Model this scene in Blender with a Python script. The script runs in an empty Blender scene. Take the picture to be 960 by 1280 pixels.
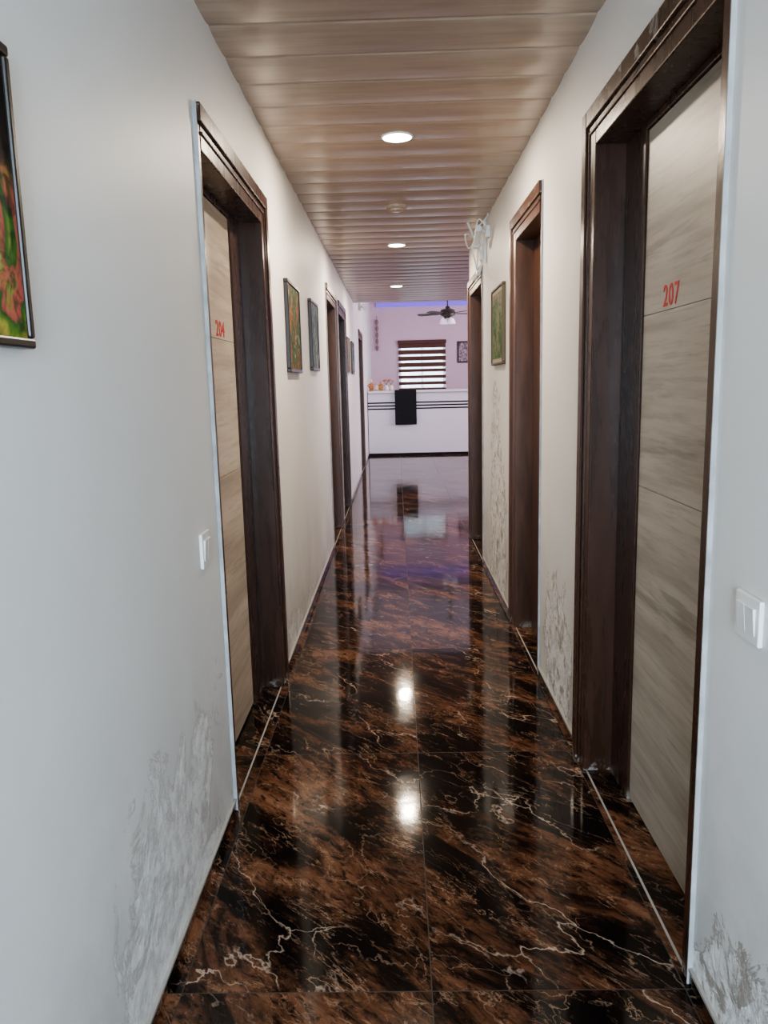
import bpy, bmesh, math, random
from mathutils import Vector, Matrix
random.seed(4)
C=bpy.context.scene.collection
try: bpy.context.scene.view_settings.look='AgX - Medium High Contrast'
except Exception as ex: print(ex)
XL,XR=-0.585,0.675
ZC=2.59; ZH=3.35; YB=-2.6; YE=19.0; YR=7.12; YC=11.2; XE=5.0
# ---------------------------------------------------------------- materials
def newmat(name):
    m=bpy.data.materials.new(name); m.use_nodes=True
    nt=m.node_tree; nt.nodes.clear()
    o=nt.nodes.new('ShaderNodeOutputMaterial'); b=nt.nodes.new('ShaderNodeBsdfPrincipled')
    nt.links.new(b.outputs[0],o.inputs[0]); return m,nt,b
def setin(nt,sock,v):
    if isinstance(v,bpy.types.NodeSocket): nt.links.new(v,sock)
    else:
        if hasattr(sock.default_value,'__len__') and len(sock.default_value)==4 and len(v)==3: v=(*v,1)
        sock.default_value=v
def N(nt,typ,inp={},**pr):
    n=nt.nodes.new(typ)
    for k,v in pr.items(): setattr(n,k,v)
    for k,v in inp.items(): setin(nt,n.inputs[k],v)
    return n
def mth(nt,op,a,b=0.0,c=0.0,clamp=False):
    n=N(nt,'ShaderNodeMath',{0:a,1:b,2:c},operation=op); n.use_clamp=clamp; return n.outputs[0]
def mix(nt,f,a,b,bt='MIX'):
    n=N(nt,'ShaderNodeMix',data_type='RGBA',blend_type=bt)
    setin(nt,n.inputs[0],f);setin(nt,n.inputs[6],a);setin(nt,n.inputs[7],b); return n.outputs[2]
def ramp(nt,f,st,interp='LINEAR'):
    n=N(nt,'ShaderNodeValToRGB',{0:f}); cr=n.color_ramp; cr.interpolation=interp
    while len(cr.elements)<len(st): cr.elements.new(0.5)
    for e,(p,c) in zip(cr.elements,st):
        e.position=p; e.color=(*c,1) if hasattr(c,'__len__') else (c,c,c,1)
    return n.outputs[0]
def noise(nt,vec,scale,detail=4,rough=.5,dist=0.0):
    return N(nt,'ShaderNodeTexNoise',{'Vector':vec,'Scale':scale,'Detail':detail,'Roughness':rough,'Distortion':dist}).outputs['Fac']
def mapping(nt,vec,loc=(0,0,0),rot=(0,0,0),sc=(1,1,1)):
    return N(nt,'ShaderNodeMapping',{'Vector':vec,'Location':loc,'Rotation':rot,'Scale':sc}).outputs[0]
def pos(nt): return N(nt,'ShaderNodeNewGeometry').outputs['Position']
def bump(nt,b,h,st,d=.01):
    n=N(nt,'ShaderNodeBump',{'Height':h,'Strength':st,'Distance':d}); nt.links.new(n.outputs[0],b.inputs['Normal'])
def simple(name,col,rough=.5,metal=0,emit=None,es=0,var=.08,coat=0,spec=.5):
    m,nt,b=newmat(name)
    p=N(nt,'ShaderNodeTexCoord').outputs['Object']
    n=noise(nt,p,14,3)
    c=mix(nt,ramp(nt,n,[(.3,0.0),(.7,1.0)]),tuple(x*(1-var) for x in col),tuple(min(1,x*(1+var)) for x in col))
    setin(nt,b.inputs['Base Color'],c); b.inputs['Roughness'].default_value=rough; b.inputs['Metallic'].default_value=metal
    b.inputs['Coat Weight'].default_value=coat; b.inputs['Specular IOR Level'].default_value=spec
    if emit:
        b.inputs['Emission Color'].default_value=(*emit,1); b.inputs['Emission Strength'].default_value=es
    return m
def marble_mat(grid=True):
    m,nt,b=newmat('black_gold_marble'); p=pos(nt)
    s=N(nt,'ShaderNodeSeparateXYZ',{0:p}).outputs
    ux=mth(nt,'DIVIDE',mth(nt,'SUBTRACT',s[0],.055),.6); uy=mth(nt,'DIVIDE',mth(nt,'SUBTRACT',s[1],1.62),1.2)
    ix=mth(nt,'FLOOR',ux); iy=mth(nt,'FLOOR',uy)
    cv=N(nt,'ShaderNodeCombineXYZ',{0:ix,1:iy,2:0.0}).outputs[0]
    wn=N(nt,'ShaderNodeTexWhiteNoise',{'Vector':cv},noise_dimensions='3D').outputs['Color']
    off=N(nt,'ShaderNodeVectorMath',{0:wn,3:17.0},operation='SCALE').outputs[0]
    r0=mapping(nt,p,rot=(0,0,math.radians(48)))
    def va(sx,sy): return N(nt,'ShaderNodeVectorMath',{0:mapping(nt,r0,sc=(sx,sy,1)),1:off},operation='ADD').outputs[0]
    v=va(.42,1.35); vi=va(.7,1.2); vs=va(.34,1.2)
    n1=noise(nt,v,3.7,12,.70,.75)
    col=ramp(nt,n1,[(.445,(.005,.004,.004)),(.485,(.026,.012,.008)),(.535,(.088,.039,.021)),(.60,(.155,.071,.039)),(.73,(.25,.130,.076))])
    nf=noise(nt,va(.5,1.2),30,8,.75,.4)
    col=mix(nt,ramp(nt,nf,[(.40,.90),(.52,0.0)]),col,(.008,.0055,.0045))
    fl=mth(nt,'MULTIPLY',ramp(nt,noise(nt,va(.6,1.2),24,8,.8,.9),[(.57,0.0),(.63,1.0)]),ramp(nt,n1,[(.47,0.0),(.55,1.0)]))
    col=mix(nt,mth(nt,'MULTIPLY',fl,.55),col,(.38,.23,.14))
    wcol=N(nt,'ShaderNodeTexNoise',{'Vector':vi,'Scale':4.5,'Detail':5,'Roughness':.55}).outputs['Color']
    wv=N(nt,'ShaderNodeVectorMath',{0:N(nt,'ShaderNodeVectorMath',{0:wcol,1:(.5,.5,.5)},operation='SUBTRACT').outputs[0],3:.42},operation='SCALE').outputs[0]
    vw=N(nt,'ShaderNodeVectorMath',{0:va(.45,1.2),1:wv},operation='ADD').outputs[0]
    def vein(sc,w,seed):
        e=N(nt,'ShaderNodeTexVoronoi',{'Vector':mapping(nt,vw,loc=(seed,seed*1.7,0)),'Scale':sc},feature='DISTANCE_TO_EDGE').outputs['Distance']
        return ramp(nt,e,[(0.0,1.0),(w,0.0)])
    def ridge(sc,w,seed,d=8):
        a=noise(nt,mapping(nt,vs,loc=(seed,seed*1.3,0)),sc,d,.62,.4)
        return ramp(nt,mth(nt,'ABSOLUTE',mth(nt,'SUBTRACT',a,.5)),[(0.0,1.0),(w,0.0)])
    def brk(seed,lo,hi,sc=5.0): return ramp(nt,noise(nt,mapping(nt,vi,loc=(seed,seed*2,0)),sc,6,.66),[(lo,0.0),(hi,1.0)])
    v1=mth(nt,'MULTIPLY',vein(1.9,.0085,3.1),brk(5,.46,.60,3.5))
    v2=mth(nt,'MULTIPLY',vein(4.2,.012,8.3),brk(2,.46,.57,6.0))
    v3=mth(nt,'MULTIPLY',ridge(4.8,.0048,14.3),brk(7,.44,.55,5.0))
    v4=mth(nt,'MULTIPLY',ridge(8.5,.006,21.3),brk(9,.44,.55,8.0))
    col=mix(nt,mth(nt,'MULTIPLY',v4,.6),col,(.30,.17,.10))
    col=mix(nt,mth(nt,'MULTIPLY',v3,.7),col,(.44,.29,.19))
    col=mix(nt,mth(nt,'MULTIPLY',v2,.5),col,(.42,.27,.18))
    col=mix(nt,mth(nt,'MULTIPLY',v1,.75),col,(.60,.46,.36))
    def gl(u,sz):
        fr=mth(nt,'FRACT',u); d=mth(nt,'MULTIPLY',mth(nt,'MINIMUM',fr,mth(nt,'SUBTRACT',1.0,fr)),sz)
        return mth(nt,'LESS_THAN',d,.0015)
    g=mth(nt,'MAXIMUM',gl(ux,.6),gl(uy,1.2))
    col=mix(nt,mth(nt,'MULTIPLY',g,.9),col,(.045,.034,.028))
    setin(nt,b.inputs['Base Color'],col); b.inputs['Specular IOR Level'].default_value=.22
    ro=mth(nt,'ADD',mth(nt,'MULTIPLY',noise(nt,p,3,4,.6),.10),.028)
    setin(nt,b.inputs['Roughness'],mth(nt,'MAXIMUM',ro,mth(nt,'MULTIPLY',g,.5)))
    bump(nt,b,mth(nt,'ADD',mth(nt,'MULTIPLY',g,-1.0),mth(nt,'MULTIPLY',noise(nt,p,4,3),1.8)),.28,.002)
    return m
def wall_mat(name,col,damage,regions,hard=0.0):
    m,nt,b=newmat(name); p=pos(nt); s=N(nt,'ShaderNodeSeparateXYZ',{0:p}).outputs
    n=noise(nt,p,1.6,5,.55); n2=noise(nt,p,30,4,.6)
    base=mix(nt,ramp(nt,n,[(.35,0.0),(.7,1.0)]),tuple(x*.96 for x in col),col)
    setin(nt,b.inputs['Base Color'],base); b.inputs['Roughness'].default_value=.5
    b.inputs['Specular IOR Level'].default_value=.35
    if damage<=0: return m
    tot=mth(nt,'MULTIPLY',ramp(nt,s[2],[(0.0,.25),(.15,.08),(.3,0.0)]),damage)
    for (y,z,ry,rz,st) in regions:
        dy=mth(nt,'DIVIDE',mth(nt,'SUBTRACT',s[1],y),ry); dz=mth(nt,'DIVIDE',mth(nt,'SUBTRACT',s[2],z),rz)
        d=mth(nt,'ADD',mth(nt,'MULTIPLY',dy,dy),mth(nt,'MULTIPLY',dz,dz))
        tot=mth(nt,'ADD',tot,mth(nt,'MULTIPLY',mth(nt,'SUBTRACT',1.0,d,clamp=True),st))
    nz=noise(nt,p,4.5,9,.70,.9)
    gate=ramp(nt,tot,[(.01,0.0),(.05,1.0)])
    mk=mth(nt,'ADD',nz,tot)
    w=.06-.045*hard
    f=mth(nt,'MULTIPLY',ramp(nt,mk,[(.665,0.0),(.665+w,1.0)]),gate)
    edge=mth(nt,'MULTIPLY',mth(nt,'MULTIPLY',ramp(nt,mk,[(.645,0.0),(.666,1.0)]),mth(nt,'SUBTRACT',1.0,ramp(nt,mk,[(.676,0.0),(.695,1.0)]))),gate)
    hz=mth(nt,'MULTIPLY',ramp(nt,s[2],[(0.0,1.0),(.85,0.0)]),ramp(nt,noise(nt,p,3,6,.65),[(.38,0.25),(.58,1.0)]))
    c=mix(nt,hz,base,tuple(x*.70 for x in col))
    fine=ramp(nt,noise(nt,p,20,6,.75),[(.40,0.0),(.54,1.0)])
    chip=ramp(nt,noise(nt,p,9,8,.74,.8),[(.545,0.0),(.565,1.0)])
    peel=mix(nt,fine,(.60,.59,.57),(.88,.88,.87))
    peel=mix(nt,mth(nt,'MULTIPLY',chip,.9*hard),peel,(.27,.23,.18))
    c=mix(nt,mth(nt,'MULTIPLY',f,.75+.22*hard),c,peel)
    c=mix(nt,mth(nt,'MULTIPLY',edge,.25+.5*hard),c,(.28,.24,.19))
    setin(nt,b.inputs['Base Color'],c)
    h=mth(nt,'ADD',mth(nt,'MULTIPLY',n,.35),mth(nt,'ADD',mth(nt,'MULTIPLY',n2,.03),mth(nt,'MULTIPLY',mth(nt,'MULTIPLY',f,noise(nt,p,18,5,.7)),1.4+1.5*hard)))
    bump(nt,b,h,.45,.012)
    return m
def wood_mat(name,c1,c2,c3,rough,scale=1.0,seed=0,streak=(1,.075,1)):
    m,nt,b=newmat(name); p=pos(nt)
    v=mapping(nt,p,loc=(seed,seed*1.3,seed*.7),sc=streak)
    n=noise(nt,v,9*scale,7,.60,.12); n2=noise(nt,v,60*scale,5,.62,.1)
    c=ramp(nt,n,[(.32,c1),(.5,c2),(.66,c3)])
    c=mix(nt,mth(nt,'MULTIPLY',ramp(nt,n2,[(.50,0.0),(.68,1.0)]),.6),c,c1)
    n3=noise(nt,mapping(nt,v,loc=(3,3,3)),11*scale,6,.65,.15)
    c=mix(nt,mth(nt,'MULTIPLY',ramp(nt,n3,[(.59,0.0),(.65,1.0)]),.45),c,tuple(x*.6 for x in c1))
    setin(nt,b.inputs['Base Color'],c); b.inputs['Roughness'].default_value=rough
    bump(nt,b,n2,.05,.002)
    return m
def ceil_mat():
    m,nt,b=newmat('pvc_wood_panel'); p=pos(nt); s=N(nt,'ShaderNodeSeparateXYZ',{0:p}).outputs
    iy=mth(nt,'FLOOR',mth(nt,'DIVIDE',mth(nt,'SUBTRACT',s[1],.21),.25))
    w=N(nt,'ShaderNodeTexWhiteNoise',{'W':iy},noise_dimensions='1D')
    off=N(nt,'ShaderNodeCombineXYZ',{0:mth(nt,'MULTIPLY',w.outputs['Value'],9.0),1:0.0,2:mth(nt,'MULTIPLY',w.outputs['Value'],3.0)}).outputs[0]
    v=N(nt,'ShaderNodeVectorMath',{0:mapping(nt,p,sc=(.10,1,1)),1:off},operation='ADD').outputs[0]
    n=noise(nt,v,20,8,.66,.2)
    c=ramp(nt,n,[(.3,(.315,.23,.172)),(.5,(.395,.295,.225)),(.7,(.465,.36,.282))])
    c=mix(nt,mth(nt,'MULTIPLY',w.outputs['Value'],.15),c,(.28,.195,.145))
    setin(nt,b.inputs['Base Color'],c); b.inputs['Roughness'].default_value=.29
    b.inputs['Coat Weight'].default_value=.22; b.inputs['Coat Roughness'].default_value=.18
    return m
def art_mat(name,seed,stops,sc=5,top=None,fade=None,dark=.75):
    m,nt,b=newmat(name); p=pos(nt); v=mapping(nt,p,loc=(seed,seed*2.1,seed*.6))
    n=noise(nt,v,sc,4,.55,1.0)
    c=ramp(nt,n,[(a,tuple(x*dark for x in q)) for a,q in stops])
    n2=noise(nt,v,sc*4,3,.6,1.0)
    c=mix(nt,ramp(nt,n2,[(.48,0.0),(.62,.75)]),c,(.02,.022,.018))
    if top:
        vo=N(nt,'ShaderNodeTexVoronoi',{'Vector':v,'Scale':sc*3.0}).outputs['Distance']
        c=mix(nt,mth(nt,'MULTIPLY',ramp(nt,vo,[(.16,1.0),(.22,0.0)]),ramp(nt,noise(nt,v,3,2),[(.48,0.0),(.54,1.0)])),c,top)
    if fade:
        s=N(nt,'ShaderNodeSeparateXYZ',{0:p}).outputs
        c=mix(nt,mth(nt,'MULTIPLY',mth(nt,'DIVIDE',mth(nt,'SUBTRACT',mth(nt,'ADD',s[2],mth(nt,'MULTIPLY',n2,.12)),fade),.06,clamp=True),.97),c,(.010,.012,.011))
    setin(nt,b.inputs['Base Color'],c); b.inputs['Roughness'].default_value=.6
    b.inputs['Specular IOR Level'].default_value=.12
    return m
def varnish(name,col,rough):
    m,nt,b=newmat(name); p=pos(nt)
    n=noise(nt,mapping(nt,p,sc=(1,1,.12)),22,5,.6,.3)
    c=mix(nt,ramp(nt,n,[(.35,0.0),(.7,1.0)]),tuple(x*.7 for x in col),tuple(x*1.2 for x in col))
    s=N(nt,'ShaderNodeSeparateXYZ',{0:p}).outputs
    zz=mth(nt,'DIVIDE',s[2],3.0)
    wn=noise(nt,p,9,9,.78,.6)
    wr=mth(nt,'MULTIPLY',ramp(nt,wn,[(.555,0.0),(.585,.8)]),ramp(nt,zz,[(.748,0.0),(.756,1.0)]))
    wb=mth(nt,'MULTIPLY',ramp(nt,noise(nt,p,24,6,.7),[(.50,0.0),(.56,.7)]),ramp(nt,zz,[(.004,1.0),(.016,0.0)]))
    c=mix(nt,mth(nt,'MAXIMUM',wr,wb),c,(.36,.33,.30))
    setin(nt,b.inputs['Base Color'],c)
    setin(nt,b.inputs['Roughness'],mth(nt,'ADD',mth(nt,'MULTIPLY',n,.14),rough-.07))
    b.inputs['Specular IOR Level'].default_value=.33
    bump(nt,b,noise(nt,p,8,5,.62,.3),.14,.01)
    return m
MARB=marble_mat()
WC=(.79,.785,.765)
WL=wall_mat('painted_plaster',WC,.5,[(1.75,.18,.56,.46,.28),(2.2,.45,.25,.28,.17),(4.2,.10,1.2,.2,.12)],0.25)
WR=wall_mat('peeling_plaster',WC,.6,[(3.2,.30,.36,.38,.35),(5.15,.45,.55,.65,.36),(5.3,1.05,.32,.45,.30),(1.25,.06,.45,.34,.26)],.85)
WP=wall_mat('lavender_plaster',(.77,.60,.69),0.0,[])
WHITESTRIP=simple('grey_trim_paint',(.38,.38,.375),.6,var=.2,spec=.25)
DLR=wood_mat('grey_oak_laminate',(.27,.235,.19),(.44,.395,.33),(.53,.485,.415),.42,1.0,2.0)
DLL=wood_mat('beige_oak_laminate',(.35,.285,.22),(.54,.455,.365),(.63,.545,.445),.42,1.0,7.0)
FRD=varnish('dark_varnished_wood',(.054,.023,.013),.28)
FRM=varnish('brown_varnished_wood',(.090,.043,.027),.33)
CEIL=ceil_mat()
WHITE=simple('white_plastic',(.80,.80,.78),.3,var=.02)
WPAINT=simple('white_ceiling_paint',(.74,.66,.71),.6,var=.02)
BLACK=simple('black_gloss',(.012,.012,.014),.5,spec=.2)
GLASSW=simple('glossy_white_laminate',(.74,.71,.77),.3,var=.01)
RED=simple('red_number',(.60,.03,.03),.5)
GOLD=simple('brass',(.65,.40,.12),.3,.8)
ORANGE=simple('orange_glaze',(.66,.27,.12),.4)
CREAM=simple('cream_glaze',(.75,.68,.55),.35)
PINK=simple('pink_glaze',(.60,.28,.28),.4)
GREEN=simple('leaf_green',(.06,.16,.04),.5)
DARKW=simple('dark_blade_wood',(.03,.018,.014),.35)
GREY=simple('grey_grout',(.34,.33,.31),.6)
BLINDD=simple('brown_blind_fabric',(.14,.075,.062),.9,spec=.1)
FRAMEB=simple('black_frame_wood',(.02,.015,.013),.3)
FRAMEBR=simple('bronze_ornament',(.30,.21,.20),.5)
FRAMEG=simple('olive_gold_frame',(.075,.055,.028),.5)
MATB=simple('cream_picture_mount',(.40,.36,.26),.7)
LENS=simple('lamp_diffuser',(.9,.9,.88),.4,emit=(1,.95,.86),es=26)
VIO=simple('violet_led',(.2,.15,.6),.4,emit=(.26,.16,1.0),es=.6)
SHADE=simple('frosted_glass_shade',(.85,.83,.85),.3,emit=(1,.95,.95),es=.3)
mS,nt,b=newmat('sheer_blind_fabric'); b.inputs['Base Color'].default_value=(.9,.9,.9,1); b.inputs['Roughness'].default_value=.8
tr=N(nt,'ShaderNodeBsdfTranslucent',{0:(.95,.95,.97)}); tp=N(nt,'ShaderNodeBsdfTransparent'); ad=N(nt,'ShaderNodeMixShader',{0:.7}); 
nt.links.new(tr.outputs[0],ad.inputs[1]); nt.links.new(tp.outputs[0],ad.inputs[2]); nt.links.new(ad.outputs[0],[n for n in nt.nodes if n.type=='OUTPUT_MATERIAL'][0].inputs[0]); SHEER=mS
mG,nt,b=newmat('window_glass'); tp=N(nt,'ShaderNodeBsdfTransparent'); gl=N(nt,'ShaderNodeBsdfGlossy',{'Roughness':.02}); ad=N(nt,'ShaderNodeMixShader',{0:.08})
nt.links.new(tp.outputs[0],ad.inputs[1]); nt.links.new(gl.outputs[0],ad.inputs[2]); nt.links.new(ad.outputs[0],[n for n in nt.nodes if n.type=='OUTPUT_MATERIAL'][0].inputs[0]); GLASS=mG
# ---------------------------------------------------------------- geometry
class G:
    def __init__(s): s.b=bmesh.new()
    def box(s,a,c):
        lo=[min(a[i],c[i]) for i in range(3)]; hi=[max(a[i],c[i]) for i in range(3)]
        v=[s.b.verts.new((hi[0] if i&1 else lo[0],hi[1] if i&2 else lo[1],hi[2] if i&4 else lo[2])) for i in range(8)]
        for f in ((0,2,3,1),(4,5,7,6),(0,1,5,4),(2,6,7,3),(0,4,6,2),(1,3,7,5)): s.b.faces.new([v[i] for i in f])
        return s
    def lathe(s,prof,c=(0,0,0),axis='z',n=28):
        def P(r,h,a):
            x,y=r*math.cos(a),r*math.sin(a)
            q={'z':(x,y,h),'x':(h,x,y),'y':(y,h,x)}[axis]; return (q[0]+c[0],q[1]+c[1],q[2]+c[2])
        rings=[[s.b.verts.new(P(max(r,1e-4),h,2*math.pi*k/n)) for k in range(n)] for r,h in prof]
        for A,B in zip(rings,rings[1:]):
            for k in range(n): s.b.faces.new((A[k],A[(k+1)%n],B[(k+1)%n],B[k]))
        s.b.faces.new(rings[0][::-1]); s.b.faces.new(rings[-1]); return s
    def tube(s,pts,r,n=8):
        pts=[Vector(p) for p in pts]; rings=[]
        for i,p in enumerate(pts):
            t=(pts[min(i+1,len(pts)-1)]-pts[max(i-1,0)]).normalized()
            u=t.cross(Vector((.13,.21,.97))).normalized()
            w=t.cross(u)
            rings.append([s.b.verts.new(p+(u*math.cos(2*math.pi*k/n)+w*math.sin(2*math.pi*k/n))*r) for k in range(n)])
        for A,B in zip(rings,rings[1:]):
            for k in range(n): s.b.faces.new((A[k],A[(k+1)%n],B[(k+1)%n],B[k]))
        s.b.faces.new(rings[0][::-1]); s.b.faces.new(rings[-1]); return s
    def prism(s,poly,ext):
        e=Vector(ext); A=[s.b.verts.new(p) for p in poly]; B=[s.b.verts.new(Vector(p)+e) for p in poly]; n=len(poly)
        s.b.faces.new(A[::-1]); s.b.faces.new(B)
        for k in range(n): s.b.faces.new((A[k],A[(k+1)%n],B[(k+1)%n],B[k]))
        return s
    def ball(s,c,r,sc=(1,1,1)):
        bmesh.ops.create_uvsphere(s.b,u_segments=16,v_segments=10,radius=r,matrix=Matrix.Translation(c)@Matrix.Diagonal((*sc,1))); return s
    def done(s,name,mat,origin=(0,0,0),parent=None,bevel=0,smooth=False):
        bmesh.ops.recalc_face_normals(s.b,faces=s.b.faces[:])
        me=bpy.data.meshes.new(name); o=Vector(origin)
        for v in s.b.verts: v.co-=o
        s.b.to_mesh(me); s.b.free(); me.materials.append(mat)
        if smooth:
            for f in me.polygons: f.use_smooth=True
        ob=bpy.data.objects.new(name,me); C.objects.link(ob)
        if parent: ob.parent=parent
        else: ob.location=o
        if bevel:
            m=ob.modifiers.new('bevel','BEVEL'); m.width=bevel; m.segments=2; m.limit_method='ANGLE'
        if smooth:
            m=ob.modifiers.new('es','EDGE_SPLIT'); m.split_angle=math.radians(35)
        return ob
def smoothpts(pts,k=5):
    P=[Vector(p) for p in pts]; P=[P[0]]+P+[P[-1]]; out=[]
    for i in range(1,len(P)-2):
        for j in range(k):
            t=j/k; a,b_,c,d=P[i-1],P[i],P[i+1],P[i+2]
            out.append(.5*((2*b_)+(c-a)*t+(2*a-5*b_+4*c-d)*t*t+(3*b_-a-3*c+d)*t**3))
    return out+[P[-1]]
def empty(name,loc):
    e=bpy.data.objects.new(name,None); e.location=loc; e.empty_display_size=.1; C.objects.link(e); return e
def tag(o,label,cat=None,kind=None,group=None):
    o['label']=label
    if cat: o['category']=cat
    if kind: o['kind']=kind
    if group: o['group']=group
    return o
# ---- room shell
g=G(); g.box((-.9,YB,-.1),(XE,YE+.3,0)); tag(g.done('floor',MARB),'glossy black marble-look floor tiles with rust and gold veining','floor','structure')
doorsL=[(2.43,3.64,2.27),(6.70,7.78,2.29),(8.08,9.15,2.29),(12.4,13.6,2.3)]
doorsR=[(1.64,2.81,2.31),(3.62,4.52,2.31),(6.03,7.10,2.30)]
def wall(name,x0,x1,y0,y1,ops,mat,label):
    g=G(); y=y0
    for a,c,t in ops:
        g.box((x0,y,0),(x1,a,ZH)); g.box((x0,a,t),(x1,c,ZH)); y=c
    if y<y1: g.box((x0,y,0),(x1,y1,ZH))
    return tag(g.done(name,mat),label,'wall','structure')
wall('wall_left',XL-.15,XL,YB,YE,doorsL,WL,'off-white painted corridor wall with damp patches near the floor')
wall('wall_right',XR,XR+.15,YB,YR,doorsR,WR,'off-white painted corridor wall with peeling plaster near the floor')
g=G(); g.box((XR+.15,YR-.15,0),(XE,YR,ZH)); tag(g.done('wall_reception_near',WP),'lavender painted reception wall','wall','structure')
g=G(); g.box((XE,YR-.15,0),(XE+.15,YE+.15,ZH)); tag(g.done('wall_reception_side',WP),'lavender painted reception side wall','wall','structure')
wx0,wx1,wz0,wz1=.09,1.20,1.29,2.40
g=G(); g.box((XL-.15,YE,0),(wx0,YE+.15,ZH)); g.box((wx1,YE,0),(XE,YE+.15,ZH)); g.box((wx0,YE,0),(wx1,YE+.15,wz0)); g.box((wx0,YE,wz1),(wx1,YE+.15,ZH))
tag(g.done('wall_back',WP),'pinkish lavender painted wall behind the reception desk','wall','structure')
def pvc(x0,x1,y0,y1,name):
    prof=[]; P=.25; k0=math.floor((y0-.21)/P)
    y=.21+k0*P
    while y<y1+P:
        for dy,dz in ((0,.005),(.006,.005),(.014,.001),(.05,-.0025),(.125,-.0048),(.20,-.0025),(.236,.001),(.244,.005)):
            yy=y+dy
            if y0<=yy<=y1: prof.append((yy,ZC+dz))
        y+=P
    prof=[(y0,ZC)]+prof+[(y1,ZC)]
    bm=bmesh.new(); A=[bm.verts.new((x0,a,z)) for a,z in prof]; B=[bm.verts.new((x1,a,z)) for a,z in prof]
    for i in range(len(prof)-1): bm.faces.new((A[i],A[i+1],B[i+1],B[i]))
    t=[bm.verts.new(q) for q in ((x0,y0,ZC+.05),(x0,y1,ZC+.05),(x1,y1,ZC+.05),(x1,y0,ZC+.05))]
    bm.faces.new(t); bm.faces.new((A[-1],t[1],t[2],B[-1])); bm.faces.new((A[0],B[0],t[3],t[0]))
    bmesh.ops.recalc_face_normals(bm,faces=bm.faces[:])
    me=bpy.data.meshes.new(name); bm.to_mesh(me); bm.free(); me.materials.append(CEIL)
    for f in me.polygons: f.use_smooth=True
    o=bpy.data.objects.new(name,me); C.objects.link(o); tag(o,'wood-grain ceiling panels laid crosswise over the corridor','ceiling','structure')
    m=o.modifiers.new('es','EDGE_SPLIT'); m.split_angle=math.radians(20)
pvc(XL,XR,YB,YR,'ceiling'); pvc(XL,XE,YR,YC,'ceiling.001')
g=G(); g.box((XL,YC,ZC-.01),(XE,YC+.03,ZH)); tag(g.done('trim_1',WPAINT),'painted fascia where the panelled ceiling ends','trim','structure')
g=G(); g.box((XL,YC+.03,ZH),(XE,YE,ZH+.1)); tag(g.done('ceiling.002',WPAINT),'plain painted reception ceiling','ceiling','structure')
ti=2
def trim(boxes,mat,label):
    global ti
    g=G()
    for a,c in boxes: g.box(a,c)
    tag(g.done('trim_%d'%ti,mat),label,'trim','structure'); ti+=1
def base(side,X,s,y0,y1,ops):
    bb=[];lip=[]; y=y0
    for a,c,t in ops+[(y1,y1,0)]:
        if a-y>.03:
            bb.append(((X,y,0),(X-s*.006,a,.035))); lip.append(((X,y,.035),(X-s*.009,a,.043)))
        y=c
    g=G(); [g.box(*q) for q in bb]; tag(g.done('baseboard_'+side,MARB),'low dark marble skirting strip along the wall','baseboard','structure')
    trim(lip,GREY,'thin pale plaster lip above the skirting')
    trim([((X-.003,a+.03,0.0),(X+.003,c-.1,.003)) for a,c,t in ops],GREY,'pale grey joint strips across the doorway thresholds')
base('left',XL,-1,YB,YE-.02,doorsL); base('right',XR,1,YB,YR,doorsR)
# ---- doors
di=1
def door(s,y0,y1,top,leafm,fm,number=None,near=.05,far=.15,plank=.2,ny=None,nz=None,nw=.8,strip=.014):
    global di
    X=XL if s<0 else XR; base=(X,(y0+y1)/2,0); e=empty('door_%d'%di,base); di+=1
    out=-s
    g=G()
    hb=top-.13
    g.box((X+out*(strip-.002),y0,0),(X+s*.15,y0+near,top))
    g.box((X+out*.022,y1-.055,0),(X+s*.05,y1,top)); g.box((X+out*.012,y1-far,0),(X+s*.15,y1-.055,top-.055))
    g.box((X+out*.018,y1-.085,0),(X,y1-.075,top-.07))
    g.box((X+out*.022,y0,top-.055),(X+s*.05,y1-.055,top)); g.box((X+out*.012,y0+near,hb),(X+s*.15,y1-far,top-.055))
    g.box((X+out*.018,y0+near,top-.085),(X,y1-.085,top-.075))
    g.done('door_frame',fm,base,e,bevel=.004)
    g=G(); g.box((X+s*.088,y1-far-plank,0),(X+s*.13,y1-far,hb)); g.box((X+s*.088,y0+near,hb-.02),(X+s*.13,y1-far-plank,hb))
    g.done('door_stop',fm,base,e,bevel=.003)
    g=G(); a=y0+near+.004; c=y1-far-plank-.004; zs=[.012,1.09,1.618,hb-.022]
    g.box((X+s*.108,a,.012),(X+s*.13,c,hb-.022))
    for z0,z1 in zip(zs,zs[1:]): g.box((X+s*.096,a,z0+.0009),(X+s*.108,c,z1-.0009))
    g.done('door_leaf',leafm,base,e,bevel=.0008)
    g=G(); g.box((X+out*strip,y0-.005,0),(X,y0-.0005,top)); g.done('frame_edge_strip',WHITESTRIP,base,e)
    if number:
        cu=bpy.data.curves.new('t','FONT'); cu.body=number; cu.size=.084; cu.extrude=.0006; cu.offset=.0007; cu.space_character=1.12; cu.align_x='CENTER'; cu.align_y='CENTER'
        to=bpy.data.objects.new('t',cu); C.objects.link(to); bpy.context.view_layer.update()
        me=bpy.data.meshes.new_from_object(to.evaluated_get(bpy.context.evaluated_depsgraph_get())); bpy.data.objects.remove(to)
        r=Vector((0,-s,0)); u=Vector((0,0,1)); n=Vector((out,0,0))
        M=Matrix(((r.x*nw,u.x,n.x),(r.y*nw,u.y,n.y),(r.z*nw,u.z,n.z)))
        for v in me.vertices: v.co=M@v.co+Vector((X+s*.0952,ny,nz))-Vector(base)
        me.materials.clear(); me.materials.append(RED)
        t=bpy.data.objects.new('room_number',me); C.objects.link(t); t.parent=e; t['label']='red room number '+number
    lab='wood-grain laminate door in a brown varnished frame'+((' numbered '+number) if number else '')
    tag(e,lab,'door','structure'); return e
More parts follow.
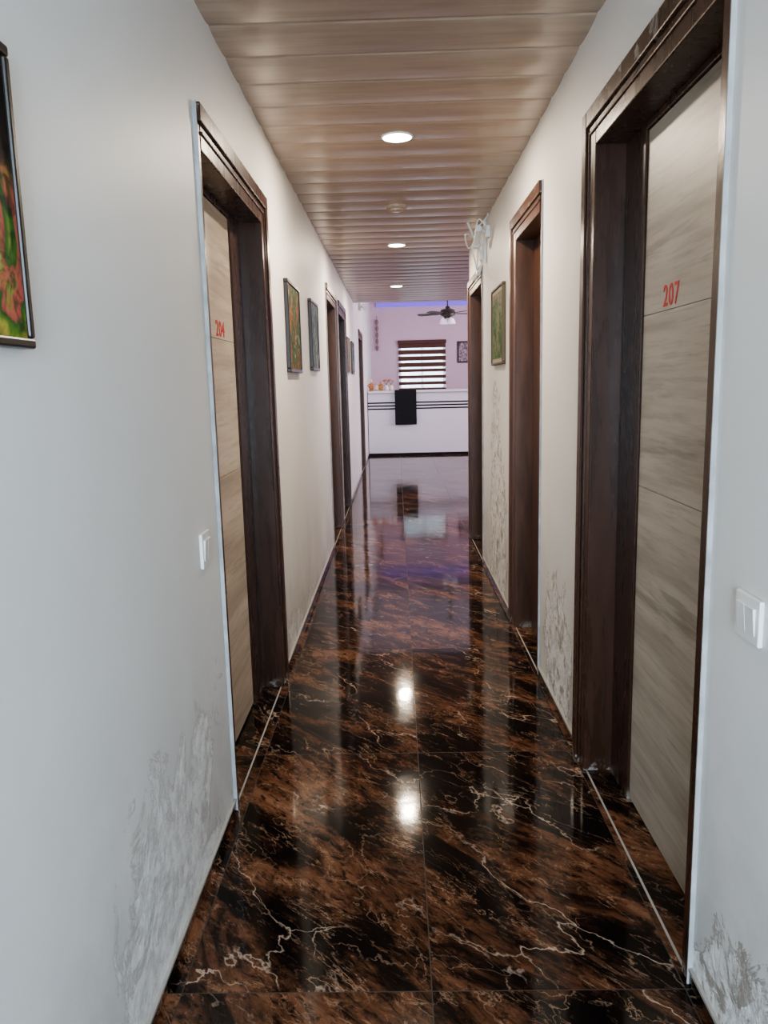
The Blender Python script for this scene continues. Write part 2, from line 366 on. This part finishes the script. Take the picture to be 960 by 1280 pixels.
door(-1,2.43,3.64,2.27,DLL,FRD,'204',near=.03,far=.13,plank=.2,ny=3.06,nz=1.655,nw=1.1,strip=.012)
door(-1,6.70,7.78,2.29,DLL,FRM,strip=.01); door(-1,8.08,9.15,2.29,DLL,FRD,strip=.01); door(-1,12.4,13.6,2.3,DLL,FRM,strip=.01)
door(1,1.64,2.81,2.31,DLR,FRD,'207',near=.04,ny=2.22,nz=1.655,nw=.92,strip=.011)
door(1,3.62,4.52,2.31,DLR,FRM,near=.03,far=.17,strip=.008); door(1,6.03,7.10,2.30,DLR,FRM,strip=.01)
# ---- pictures
def picture(s,y0,y1,z0,z1,art,fm,label,bar=.016,mount=0):
    k=.962; y0*=k; y1*=k; z0=1.43+(z0-1.43)*k; z1=1.43+(z1-1.43)*k
    X=XL if s<0 else XR; o=-s; base=(X,(y0+y1)/2,z0); e=empty('framed_picture',base)
    g=G(); d=.024
    g.box((X,y0,z0),(X+o*d,y1,z0+bar)).box((X,y0,z1-bar),(X+o*d,y1,z1)).box((X,y0,z0+bar),(X+o*d,y0+bar,z1-bar)).box((X,y1-bar,z0+bar),(X+o*d,y1,z1-bar))
    g.done('picture_frame',fm,base,e,bevel=.004)
    if mount:
        g=G(); g.box((X+o*.002,y0+bar,z0+bar),(X+o*.016,y1-bar,z1-bar)); g.done('mount_board',MATB,base,e)
    bar+=mount
    g=G(); g.box((X+o*.003,y0+bar,z0+bar),(X+o*.018,y1-bar,z1-bar)); g.done('artwork',art,base,e)
    return tag(e,label,'picture')
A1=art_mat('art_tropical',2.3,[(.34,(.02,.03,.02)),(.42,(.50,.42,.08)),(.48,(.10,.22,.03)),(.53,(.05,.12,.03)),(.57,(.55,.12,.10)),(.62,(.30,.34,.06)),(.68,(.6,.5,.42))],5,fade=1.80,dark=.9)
A2=art_mat('art_flowers',3.3,[(.3,(.25,.07,.05)),(.42,(.42,.20,.10)),(.5,(.06,.12,.06)),(.6,(.12,.20,.10)),(.7,(.52,.42,.32))],6,(.50,.38,.30))
A3=art_mat('art_teal',5.9,[(.3,(.02,.05,.07)),(.45,(.06,.14,.17)),(.55,(.20,.26,.25)),(.65,(.45,.40,.30))],6)
A4=art_mat('art_green_forest',8.1,[(.3,(.03,.09,.03)),(.45,(.09,.22,.07)),(.55,(.22,.30,.13)),(.65,(.40,.28,.22))],7,(.35,.13,.11))
A5=art_mat('art_pale_print',4.7,[(.3,(.10,.08,.10)),(.45,(.45,.36,.40)),(.6,(.62,.52,.56))],5,dark=1.0)
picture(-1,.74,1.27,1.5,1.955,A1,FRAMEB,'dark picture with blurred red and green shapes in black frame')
picture(-1,4.36,4.89,1.51,2.02,A2,FRAMEB,'floral picture in a black frame on the corridor wall',bar=.02)
picture(-1,5.55,6.04,1.54,2.04,A3,FRAMEB,'teal painting in a black frame on the corridor wall',bar=.02)
picture(-1,9.65,10.15,1.58,2.02,A2,FRAMEB,'small colourful picture in a black frame beyond the doors')
picture(-1,10.65,11.15,1.58,2.02,A3,FRAMEB,'small dark picture in a black frame beyond the doors')
picture(1,4.99,5.56,1.54,2.05,A4,FRAMEG,'green landscape picture in a dark frame with cream border',mount=.025)
base_=(1.80,YE,1.9); e=empty('framed_picture',base_)
g=G(); x0,x1,z0,z1=1.50,2.10,1.9,2.41; q=.035
g.box((x0,YE,z0),(x1,YE-.03,z0+q)).box((x0,YE,z1-q),(x1,YE-.03,z1)).box((x0,YE,z0+q),(x0+q,YE-.03,z1-q)).box((x1-q,YE,z0+q),(x1,YE-.03,z1-q)); g.done('picture_frame',FRAMEB,base_,e,bevel=.004)
g=G(); g.box((x0+q,YE-.002,z0+q),(x1-q,YE-.016,z1-q)); g.done('artwork',A5,base_,e)
tag(e,'pale print in a dark frame on the lavender wall','picture')
# ---- switches
def switch(s,y0,y1,z0,z1,label):
    X=XL if s<0 else XR; o=-s; base=(X,(y0+y1)/2,z0); e=empty('light_switch',base)
    g=G(); g.box((X,y0,z0),(X+o*.010,y1,z1)); g.done('switch_plate',WHITE,base,e,bevel=.003)
    w=(y1-y0); 
    for i in range(2):
        a=y0+w*(.14+.37*i); c=a+w*.34; zm=(z0+z1)/2; h=(z1-z0)*.3
        g=G(); P=[(X+o*.010,a,zm-h),(X+o*.010,a,zm+h),(X+o*.016,a,zm+h),(X+o*.0115,a,zm-h)]; g.prism(P,(0,c-a,0)); g.done('rocker',WHITE,base,e,bevel=.001)
    tag(e,label,'switch')
switch(-1,2.19,2.285,.905,1.01,'white two-rocker wall switch beside door 204')
switch(1,1.385,1.488,.925,1.015,'white two-rocker wall switch beside door 207')
# ---- downlights
def area(name,loc,rot,size,sy,power,col,parent=None,shape='RECTANGLE'):
    l=bpy.data.lights.new(name,'AREA'); l.shape=shape; l.size=size
    if shape=='RECTANGLE': l.size_y=sy
    l.energy=power; l.color=col; o=bpy.data.objects.new(name,l); o.location=loc; o.rotation_euler=rot; C.objects.link(o)
    if parent: o.parent=parent
    return o
for y in (3.885,6.756,9.51):
    b0=(.03,y,ZC); e=empty('downlight',b0)
    g=G(); g.lathe([(.076,.004),(.077,-.007),(.073,-.010),(.068,-.010),(.067,-.004),(.067,.004)],(.03,y,ZC)); g.done('trim_ring',WHITE,b0,e,smooth=True)
    g=G(); g.lathe([(.0665,-.003),(.0665,-.009),(.050,-.0115),(.001,-.013)],(.03,y,ZC)); g.done('diffuser',LENS,b0,e,smooth=True)
    area('lamp',(0,0,-.018),(0,0,0),.12,0,{3.885:32,6.756:31,9.51:26}[y],(1,.84,.66),e,'DISK')
    tag(e,'round white recessed downlight, switched on, set in the panelled ceiling','ceiling light',group='ceiling downlights')
b0=(.025,5.33,ZC-.006); e=empty('smoke_detector',b0); DET=simple('beige_plastic',(.44,.33,.26),.4)
g=G(); g.lathe([(.072,.004),(.072,-.010),(.066,-.016),(.001,-.016)],b0); g.done('base_plate',DET,b0,e,smooth=True)
g=G(); g.lathe([(.045,-.016),(.042,-.028),(.03,-.032),(.001,-.032)],b0); g.done('sensor_dome',DET,b0,e,smooth=True)
tag(e,'round beige smoke detector flush on the panelled ceiling','smoke detector')
# ---- reception desk
dy=15.55; b0=(1.4,dy,0); e=empty('reception_desk',b0); dx0,dx1=XL+.01,4.0
g=G(); g.box((dx0,dy,.045),(dx1,dy+.55,1.25)); g.done('desk_body',GLASSW,b0,e,bevel=.01)
g=G(); g.box((dx0,dy-.05,1.25),(dx1,dy+.6,1.30)); g.done('countertop',GLASSW,b0,e,bevel=.012)
g=G(); g.box((dx0,dy+.02,0),(dx1,dy+.5,.045)); g.done('toe_kick',BLACK,b0,e)
for z in (.94,1.00,1.06):
    g=G(); g.box((dx0,dy-.006,z-.013),(dx1,dy,z+.013)); g.done('stripe',BLACK,b0,e)
g=G(); g.box((-.03,dy-.075,.62),(.40,dy-.055,1.31)); g.box((-.03,dy-.075,1.301),(.40,dy+.02,1.312)); g.box((.0,dy-.055,.66),(.37,dy-.0,.72)); g.done('front_panel',BLACK,b0,e,bevel=.006)
tag(e,'glossy white reception desk with three black stripes and black panel','reception desk')
ZT=1.303
def figurine(x,y,m1,m2,h,label,m3=None):
    b0=(x,y,ZT); e=empty('figurine',b0); k=h/.24
    g=G(); g.lathe([(.05*k,0),(.055*k,.01*k),(.04*k,.03*k),(.045*k,.04*k)],b0,n=16); g.done('pedestal',m3 or GOLD,b0,e,smooth=True)
    g=G(); g.lathe([(.045*k,.04*k),(.06*k,.07*k),(.04*k,.11*k),(.035*k,.13*k),(.05*k,.155*k),(.02*k,.18*k),(.014*k,.185*k)],b0,n=16)
    g.tube([(x-.045*k,y,ZT+.15*k),(x-.075*k,y-.01,ZT+.11*k),(x-.04*k,y-.05*k,ZT+.09*k)],.012*k); g.tube([(x+.045*k,y,ZT+.15*k),(x+.075*k,y-.01,ZT+.11*k),(x+.04*k,y-.05*k,ZT+.09*k)],.012*k); g.done('body',m1,b0,e,smooth=True)
    g=G(); g.ball((x,y,ZT+.205*k),.026*k); g.lathe([(.024*k,.215*k),(.018*k,.235*k),(.004*k,.255*k)],b0,n=12); g.done('head',m2,b0,e,smooth=True)
    tag(e,label,'figurine')
figurine(-.50,15.75,ORANGE,CREAM,.22,'small orange and cream seated figurine on the desk')
figurine(-.40,15.66,CREAM,PINK,.15,'tiny cream and pink figurine on the desk',PINK)
figurine(-.31,15.78,GOLD,ORANGE,.19,'small brass figurine on the white desk')
def vase(x,y,m,fl,label):
    b0=(x,y,ZT); e=empty('flower_vase',b0)
    g=G(); g.lathe([(.03,0),(.05,.03),(.045,.07),(.025,.1),(.032,.115)],b0,n=16); g.done('vase',m,b0,e,smooth=True)
    g=G()
    for i in range(7):
        a=i*.9; g.tube([(x,y,1.4),(x+.025*math.cos(a),y+.025*math.sin(a),1.45),(x+.05*math.cos(a),y+.05*math.sin(a),1.49+.01*(i%3))],.003,5)
    g.done('stems',GREEN,b0,e)
    g=G()
    for i in range(7):
        a=i*.9; g.ball((x+.052*math.cos(a),y+.052*math.sin(a),1.50+.01*(i%3)),.022,(1,1,.8))
    g.done('flowers',fl,b0,e,smooth=True); tag(e,label,'vase')
vase(-.10,15.72,CREAM,PINK,'cream vase of pink flowers on the desk')
vase(-.20,15.95,WHITE,ORANGE,'white vase of orange flowers on the desk')
# ---- window + blind
b0=((wx0+wx1)/2,YE,wz0); e=empty('window_1',b0); g=G(); t=.045
g.box((wx0,YE+.06,wz0),(wx1,YE+.11,wz0+t)).box((wx0,YE+.06,wz1-t),(wx1,YE+.11,wz1)).box((wx0,YE+.06,wz0+t),(wx0+t,YE+.11,wz1-t)).box((wx1-t,YE+.06,wz0+t),(wx1,YE+.11,wz1-t))
xm=(wx0+wx1)/2; g.box((xm-.02,YE+.06,wz0+t),(xm+.02,YE+.11,wz1-t)); g.done('window_frame',WHITE,b0,e,bevel=.004)
g=G(); g.box((wx0+t,YE+.082,wz0+t),(wx1-t,YE+.088,wz1-t)); g.done('pane',GLASS,b0,e); tag(e,'white framed window behind a striped blind','window','structure')
b0=(xm,YE-.03,wz0); e=empty('roller_blind',b0)
g=G(); g.box((wx0-.03,YE-.085,wz1-.02),(wx1+.03,YE-.005,wz1+.06)); g.done('headrail',BLINDD,b0,e,bevel=.01)
gd=G(); gs=G(); z=wz1-.02; i=0
while z>wz0+.03:
    dk=.105 if i<4 else .075; sh=.045 if i<4 else .078
    z1=max(z-dk,wz0); gd.box((wx0-.015,YE-.05,z1),(wx1+.015,YE-.047,z)); z2=max(z1-sh,wz0)
    if z2<z1: gs.box((wx0-.015,YE-.046,z2),(wx1+.015,YE-.0455,z1))
    z=z2; i+=1
gd.done('dark_fabric_bands',BLINDD,b0,e); gs.done('sheer_fabric_bands',SHEER,b0,e)
g=G(); g.box((wx0-.02,YE-.06,wz0-.03),(wx1+.02,YE-.035,wz0)); g.done('bottom_bar',BLINDD,b0,e,bevel=.005)
tag(e,'brown and sheer striped day-night roller blind over the window','blind')
# ---- led strip
g=G(); g.box((XL+.15,YE-.04,3.25),(XE-.3,YE,ZH)); tag(g.done('led_strip_light',VIO,(2,YE,3.25)),'glowing violet LED strip at the top of the lavender wall','led strip')
# ---- wall hanging
b0=(-.43,YE-.05,2.5); e=empty('wall_hanging',b0)
g=G(); g.tube([(-.43,YE-.05,3.05),(-.43,YE-.05,2.98)],.006); g.done('cord',FRAMEB,b0,e)
g=G(); pr=[]
for i in range(5):
    zz=.47-.15*i; pr+=[(.012,zz),(.030,zz-.03),(.036,zz-.06),(.026,zz-.11),(.012,zz-.14)]
g.lathe(pr,b0,n=14); g.done('ornament',FRAMEBR,b0,e,smooth=True); tag(e,'bronze beaded ornament hanging down the lavender wall','wall hanging')
# ---- fan
fx,fy,fz=1.02,15.2,2.74; b0=(fx,fy,ZH); e=empty('ceiling_fan',b0)
g=G(); g.lathe([(.07,0),(.065,-.04),(.02,-.09)],(fx,fy,ZH)); g.done('canopy',DARKW,b0,e,smooth=True)
g=G(); g.tube([(fx,fy,ZH-.05),(fx,fy,fz+.1)],.013); g.done('downrod',DARKW,b0,e)
g=G(); g.lathe([(.03,.14),(.05,.10),(.13,.07),(.15,.02),(.14,-.03),(.08,-.06),(.05,-.08)],(fx,fy,fz)); g.done('motor',DARKW,b0,e,smooth=True)
for k in range(5):
    a=k*2*math.pi/5+.25; g=G(); R=Matrix.Translation((fx,fy,fz))@Matrix.Rotation(a,4,'Z')@Matrix.Rotation(.2,4,'X')
    poly=[(.13,-.02),(.20,-.05),(.55,-.07),(.60,-.05),(.61,0),(.60,.05),(.55,.07),(.20,.05),(.13,.02)]
    g.prism([R@Vector((x,y,-.004)) for x,y in poly],(0,0,.008)); g.done('blade',DARKW,b0,e)
for k in range(4):
    a=k*math.pi/2+.5; cx,cy=fx+.11*math.cos(a),fy+.11*math.sin(a)
    g=G(); g.tube([(fx,fy,fz-.07),(fx+.06*math.cos(a),fy+.06*math.sin(a),fz-.075),(cx,cy,fz-.09)],.01); g.done('lamp_arm',DARKW,b0,e)
    g=G(); g.lathe([(.018,-.08),(.03,-.10),(.045,-.13),(.05,-.16),(.065,-.19),(.06,-.19),(.04,-.15),(.01,-.10)],(cx,cy,fz)); g.done('lamp_shade',SHADE,b0,e,smooth=True)
tag(e,'dark five-blade ceiling fan with frosted tulip lamp shades','ceiling fan')
# ---- wall equipment
X=XR
b0=(X,5.62,2.36); e=empty('security_camera',b0)
g=G(); g.box((X,5.57,2.42),(X-.03,5.65,2.50)); g.done('mount_box',WHITE,b0,e,bevel=.006)
g=G(); g.tube(smoothpts([(X-.03,5.61,2.46),(X-.06,5.60,2.47),(X-.08,5.60,2.44)]),.010); g.done('bracket',WHITE,b0,e,smooth=True)
g=G(); g.tube([(X-.085,5.52,2.47),(X-.085,5.54,2.465),(X-.085,5.70,2.40)],.022,16); g.tube([(X-.085,5.70,2.40),(X-.085,5.73,2.39)],.027,16); g.done('camera_body',WHITE,b0,e,smooth=True)
g=G(); g.tube([(X-.085,5.729,2.39),(X-.085,5.735,2.389)],.018,16); g.done('camera_lens',BLACK,b0,e)
g=G(); g.tube(smoothpts([(X-.02,5.62,2.495),(X-.07,5.63,2.55),(X-.09,5.65,2.50),(X-.05,5.66,2.53),(X-.02,5.62,2.56),(X-.015,5.58,ZC-.012)]),.005); g.done('cable',WHITE,b0,e,smooth=True)
tag(e,'white bullet security camera bracketed to the wall','security camera')
b0=(X,6.0,2.26); e=empty('wifi_router',b0)
g=G(); g.box((X,5.88,2.32),(X-.03,6.01,2.42)); g.done('router_body',WHITE,b0,e,bevel=.008)
for yy,dx in ((5.89,.06),(6.0,.04)):
    g=G(); g.tube([(X-.02,yy,2.41),(X-.03,yy-.005,2.45),(X-dx,yy-.02,2.57)],.006); g.done('antenna',WHITE,b0,e,smooth=True)
g=G(); g.tube([(X-.012,5.79,ZC-.012),(X-.012,5.79,2.28)],.010); g.done('conduit_pipe',WHITE,b0,e,smooth=True)
g=G(); g.tube([(X-.015,5.83,2.30),(X-.055,5.84,2.40),(X-.13,5.86,ZC-.015)],.008); g.done('support_arm',WHITE,b0,e,smooth=True)
for L in ([(X-.02,5.79,2.30),(X-.06,5.80,2.22),(X-.09,5.84,2.17),(X-.06,5.95,2.20),(X-.04,6.04,2.34),(X-.03,6.1,2.42),(X-.02,6.2,2.47),(X-.015,6.3,2.53),(X-.015,6.35,ZC-.012)],
          [(X-.02,6.0,2.40),(X-.09,5.98,2.50),(X-.13,6.05,2.52),(X-.10,6.2,2.46),(X-.05,6.4,2.50),(X-.015,6.5,ZC-.012)],
          [(X-.02,5.9,2.33),(X-.05,5.86,2.20),(X-.07,5.90,2.30),(X-.10,5.82,2.40),(X-.05,5.80,2.47),(X-.012,5.80,2.52)]):
    g=G(); g.tube(smoothpts(L),.0055); g.done('loose_cable',WHITE,b0,e,smooth=True)
tag(e,'white wall-mounted router with two antennas and loose cables','router')
b0=(XL,12.9,2.66); e=empty('security_camera',b0)
g=G(); g.box((XL,12.8,2.62),(XL+.04,12.92,2.74)); g.done('mount_box',WHITE,b0,e,bevel=.006)
g=G(); g.tube([(XL+.08,12.95,2.70),(XL+.12,12.72,2.64)],.04,16); g.done('camera_body',WHITE,b0,e,smooth=True)
g=G(); g.tube([(XL+.03,12.86,2.68),(XL+.09,12.86,2.68)],.014); g.done('bracket',WHITE,b0,e,smooth=True)
tag(e,'white security camera high on the wall near reception','security camera')
# ---------------------------------------------------------------- lights
area('daylight_entry',(.05,YB-.2,1.5),(math.radians(90),0,0),1.5,2.4,255,(.66,.83,1.0))
area('reception_side_fill',(XE-.2,13.5,1.9),(0,math.radians(90),0),2.2,5.0,290,(.97,.88,1.0))  # added lavender fill lamp in front of the windowless side wall
area('reception_ceiling_fill',(1.5,15,ZH-.05),(0,0,0),4,4,10,(.98,.86,1.0))  # unseen area lamp added under the ceiling for pinkish fill
w=bpy.data.worlds.new('World'); bpy.context.scene.world=w; w.use_nodes=True
bg=w.node_tree.nodes['Background']; bg.inputs[0].default_value=(.70,.86,1.0,1); bg.inputs[1].default_value=5.2
# ---------------------------------------------------------------- camera
fw=Vector((15,-160,960)).normalized(); dn=Vector((0.0245,1,0)); dn.z=-(fw.x*dn.x+fw.y*dn.y)/fw.z; dn.normalize(); rt=dn.cross(fw)
cx=Vector((rt.x,fw.x,-dn.x)); cyd=Vector((rt.y,fw.y,-dn.y)); cz=Vector((rt.z,fw.z,-dn.z))
M=Matrix((( cx.x,-cyd.x,-cz.x,0),(cx.y,-cyd.y,-cz.y,0),(cx.z,-cyd.z,-cz.z,1.43),(0,0,0,1)))
cam=bpy.data.cameras.new('Camera'); cam.sensor_fit='VERTICAL'; cam.sensor_height=36; cam.lens=960/1280*36; cam.clip_start=.02
co=bpy.data.objects.new('Camera',cam); co.matrix_world=M; C.objects.link(co); bpy.context.scene.camera=co
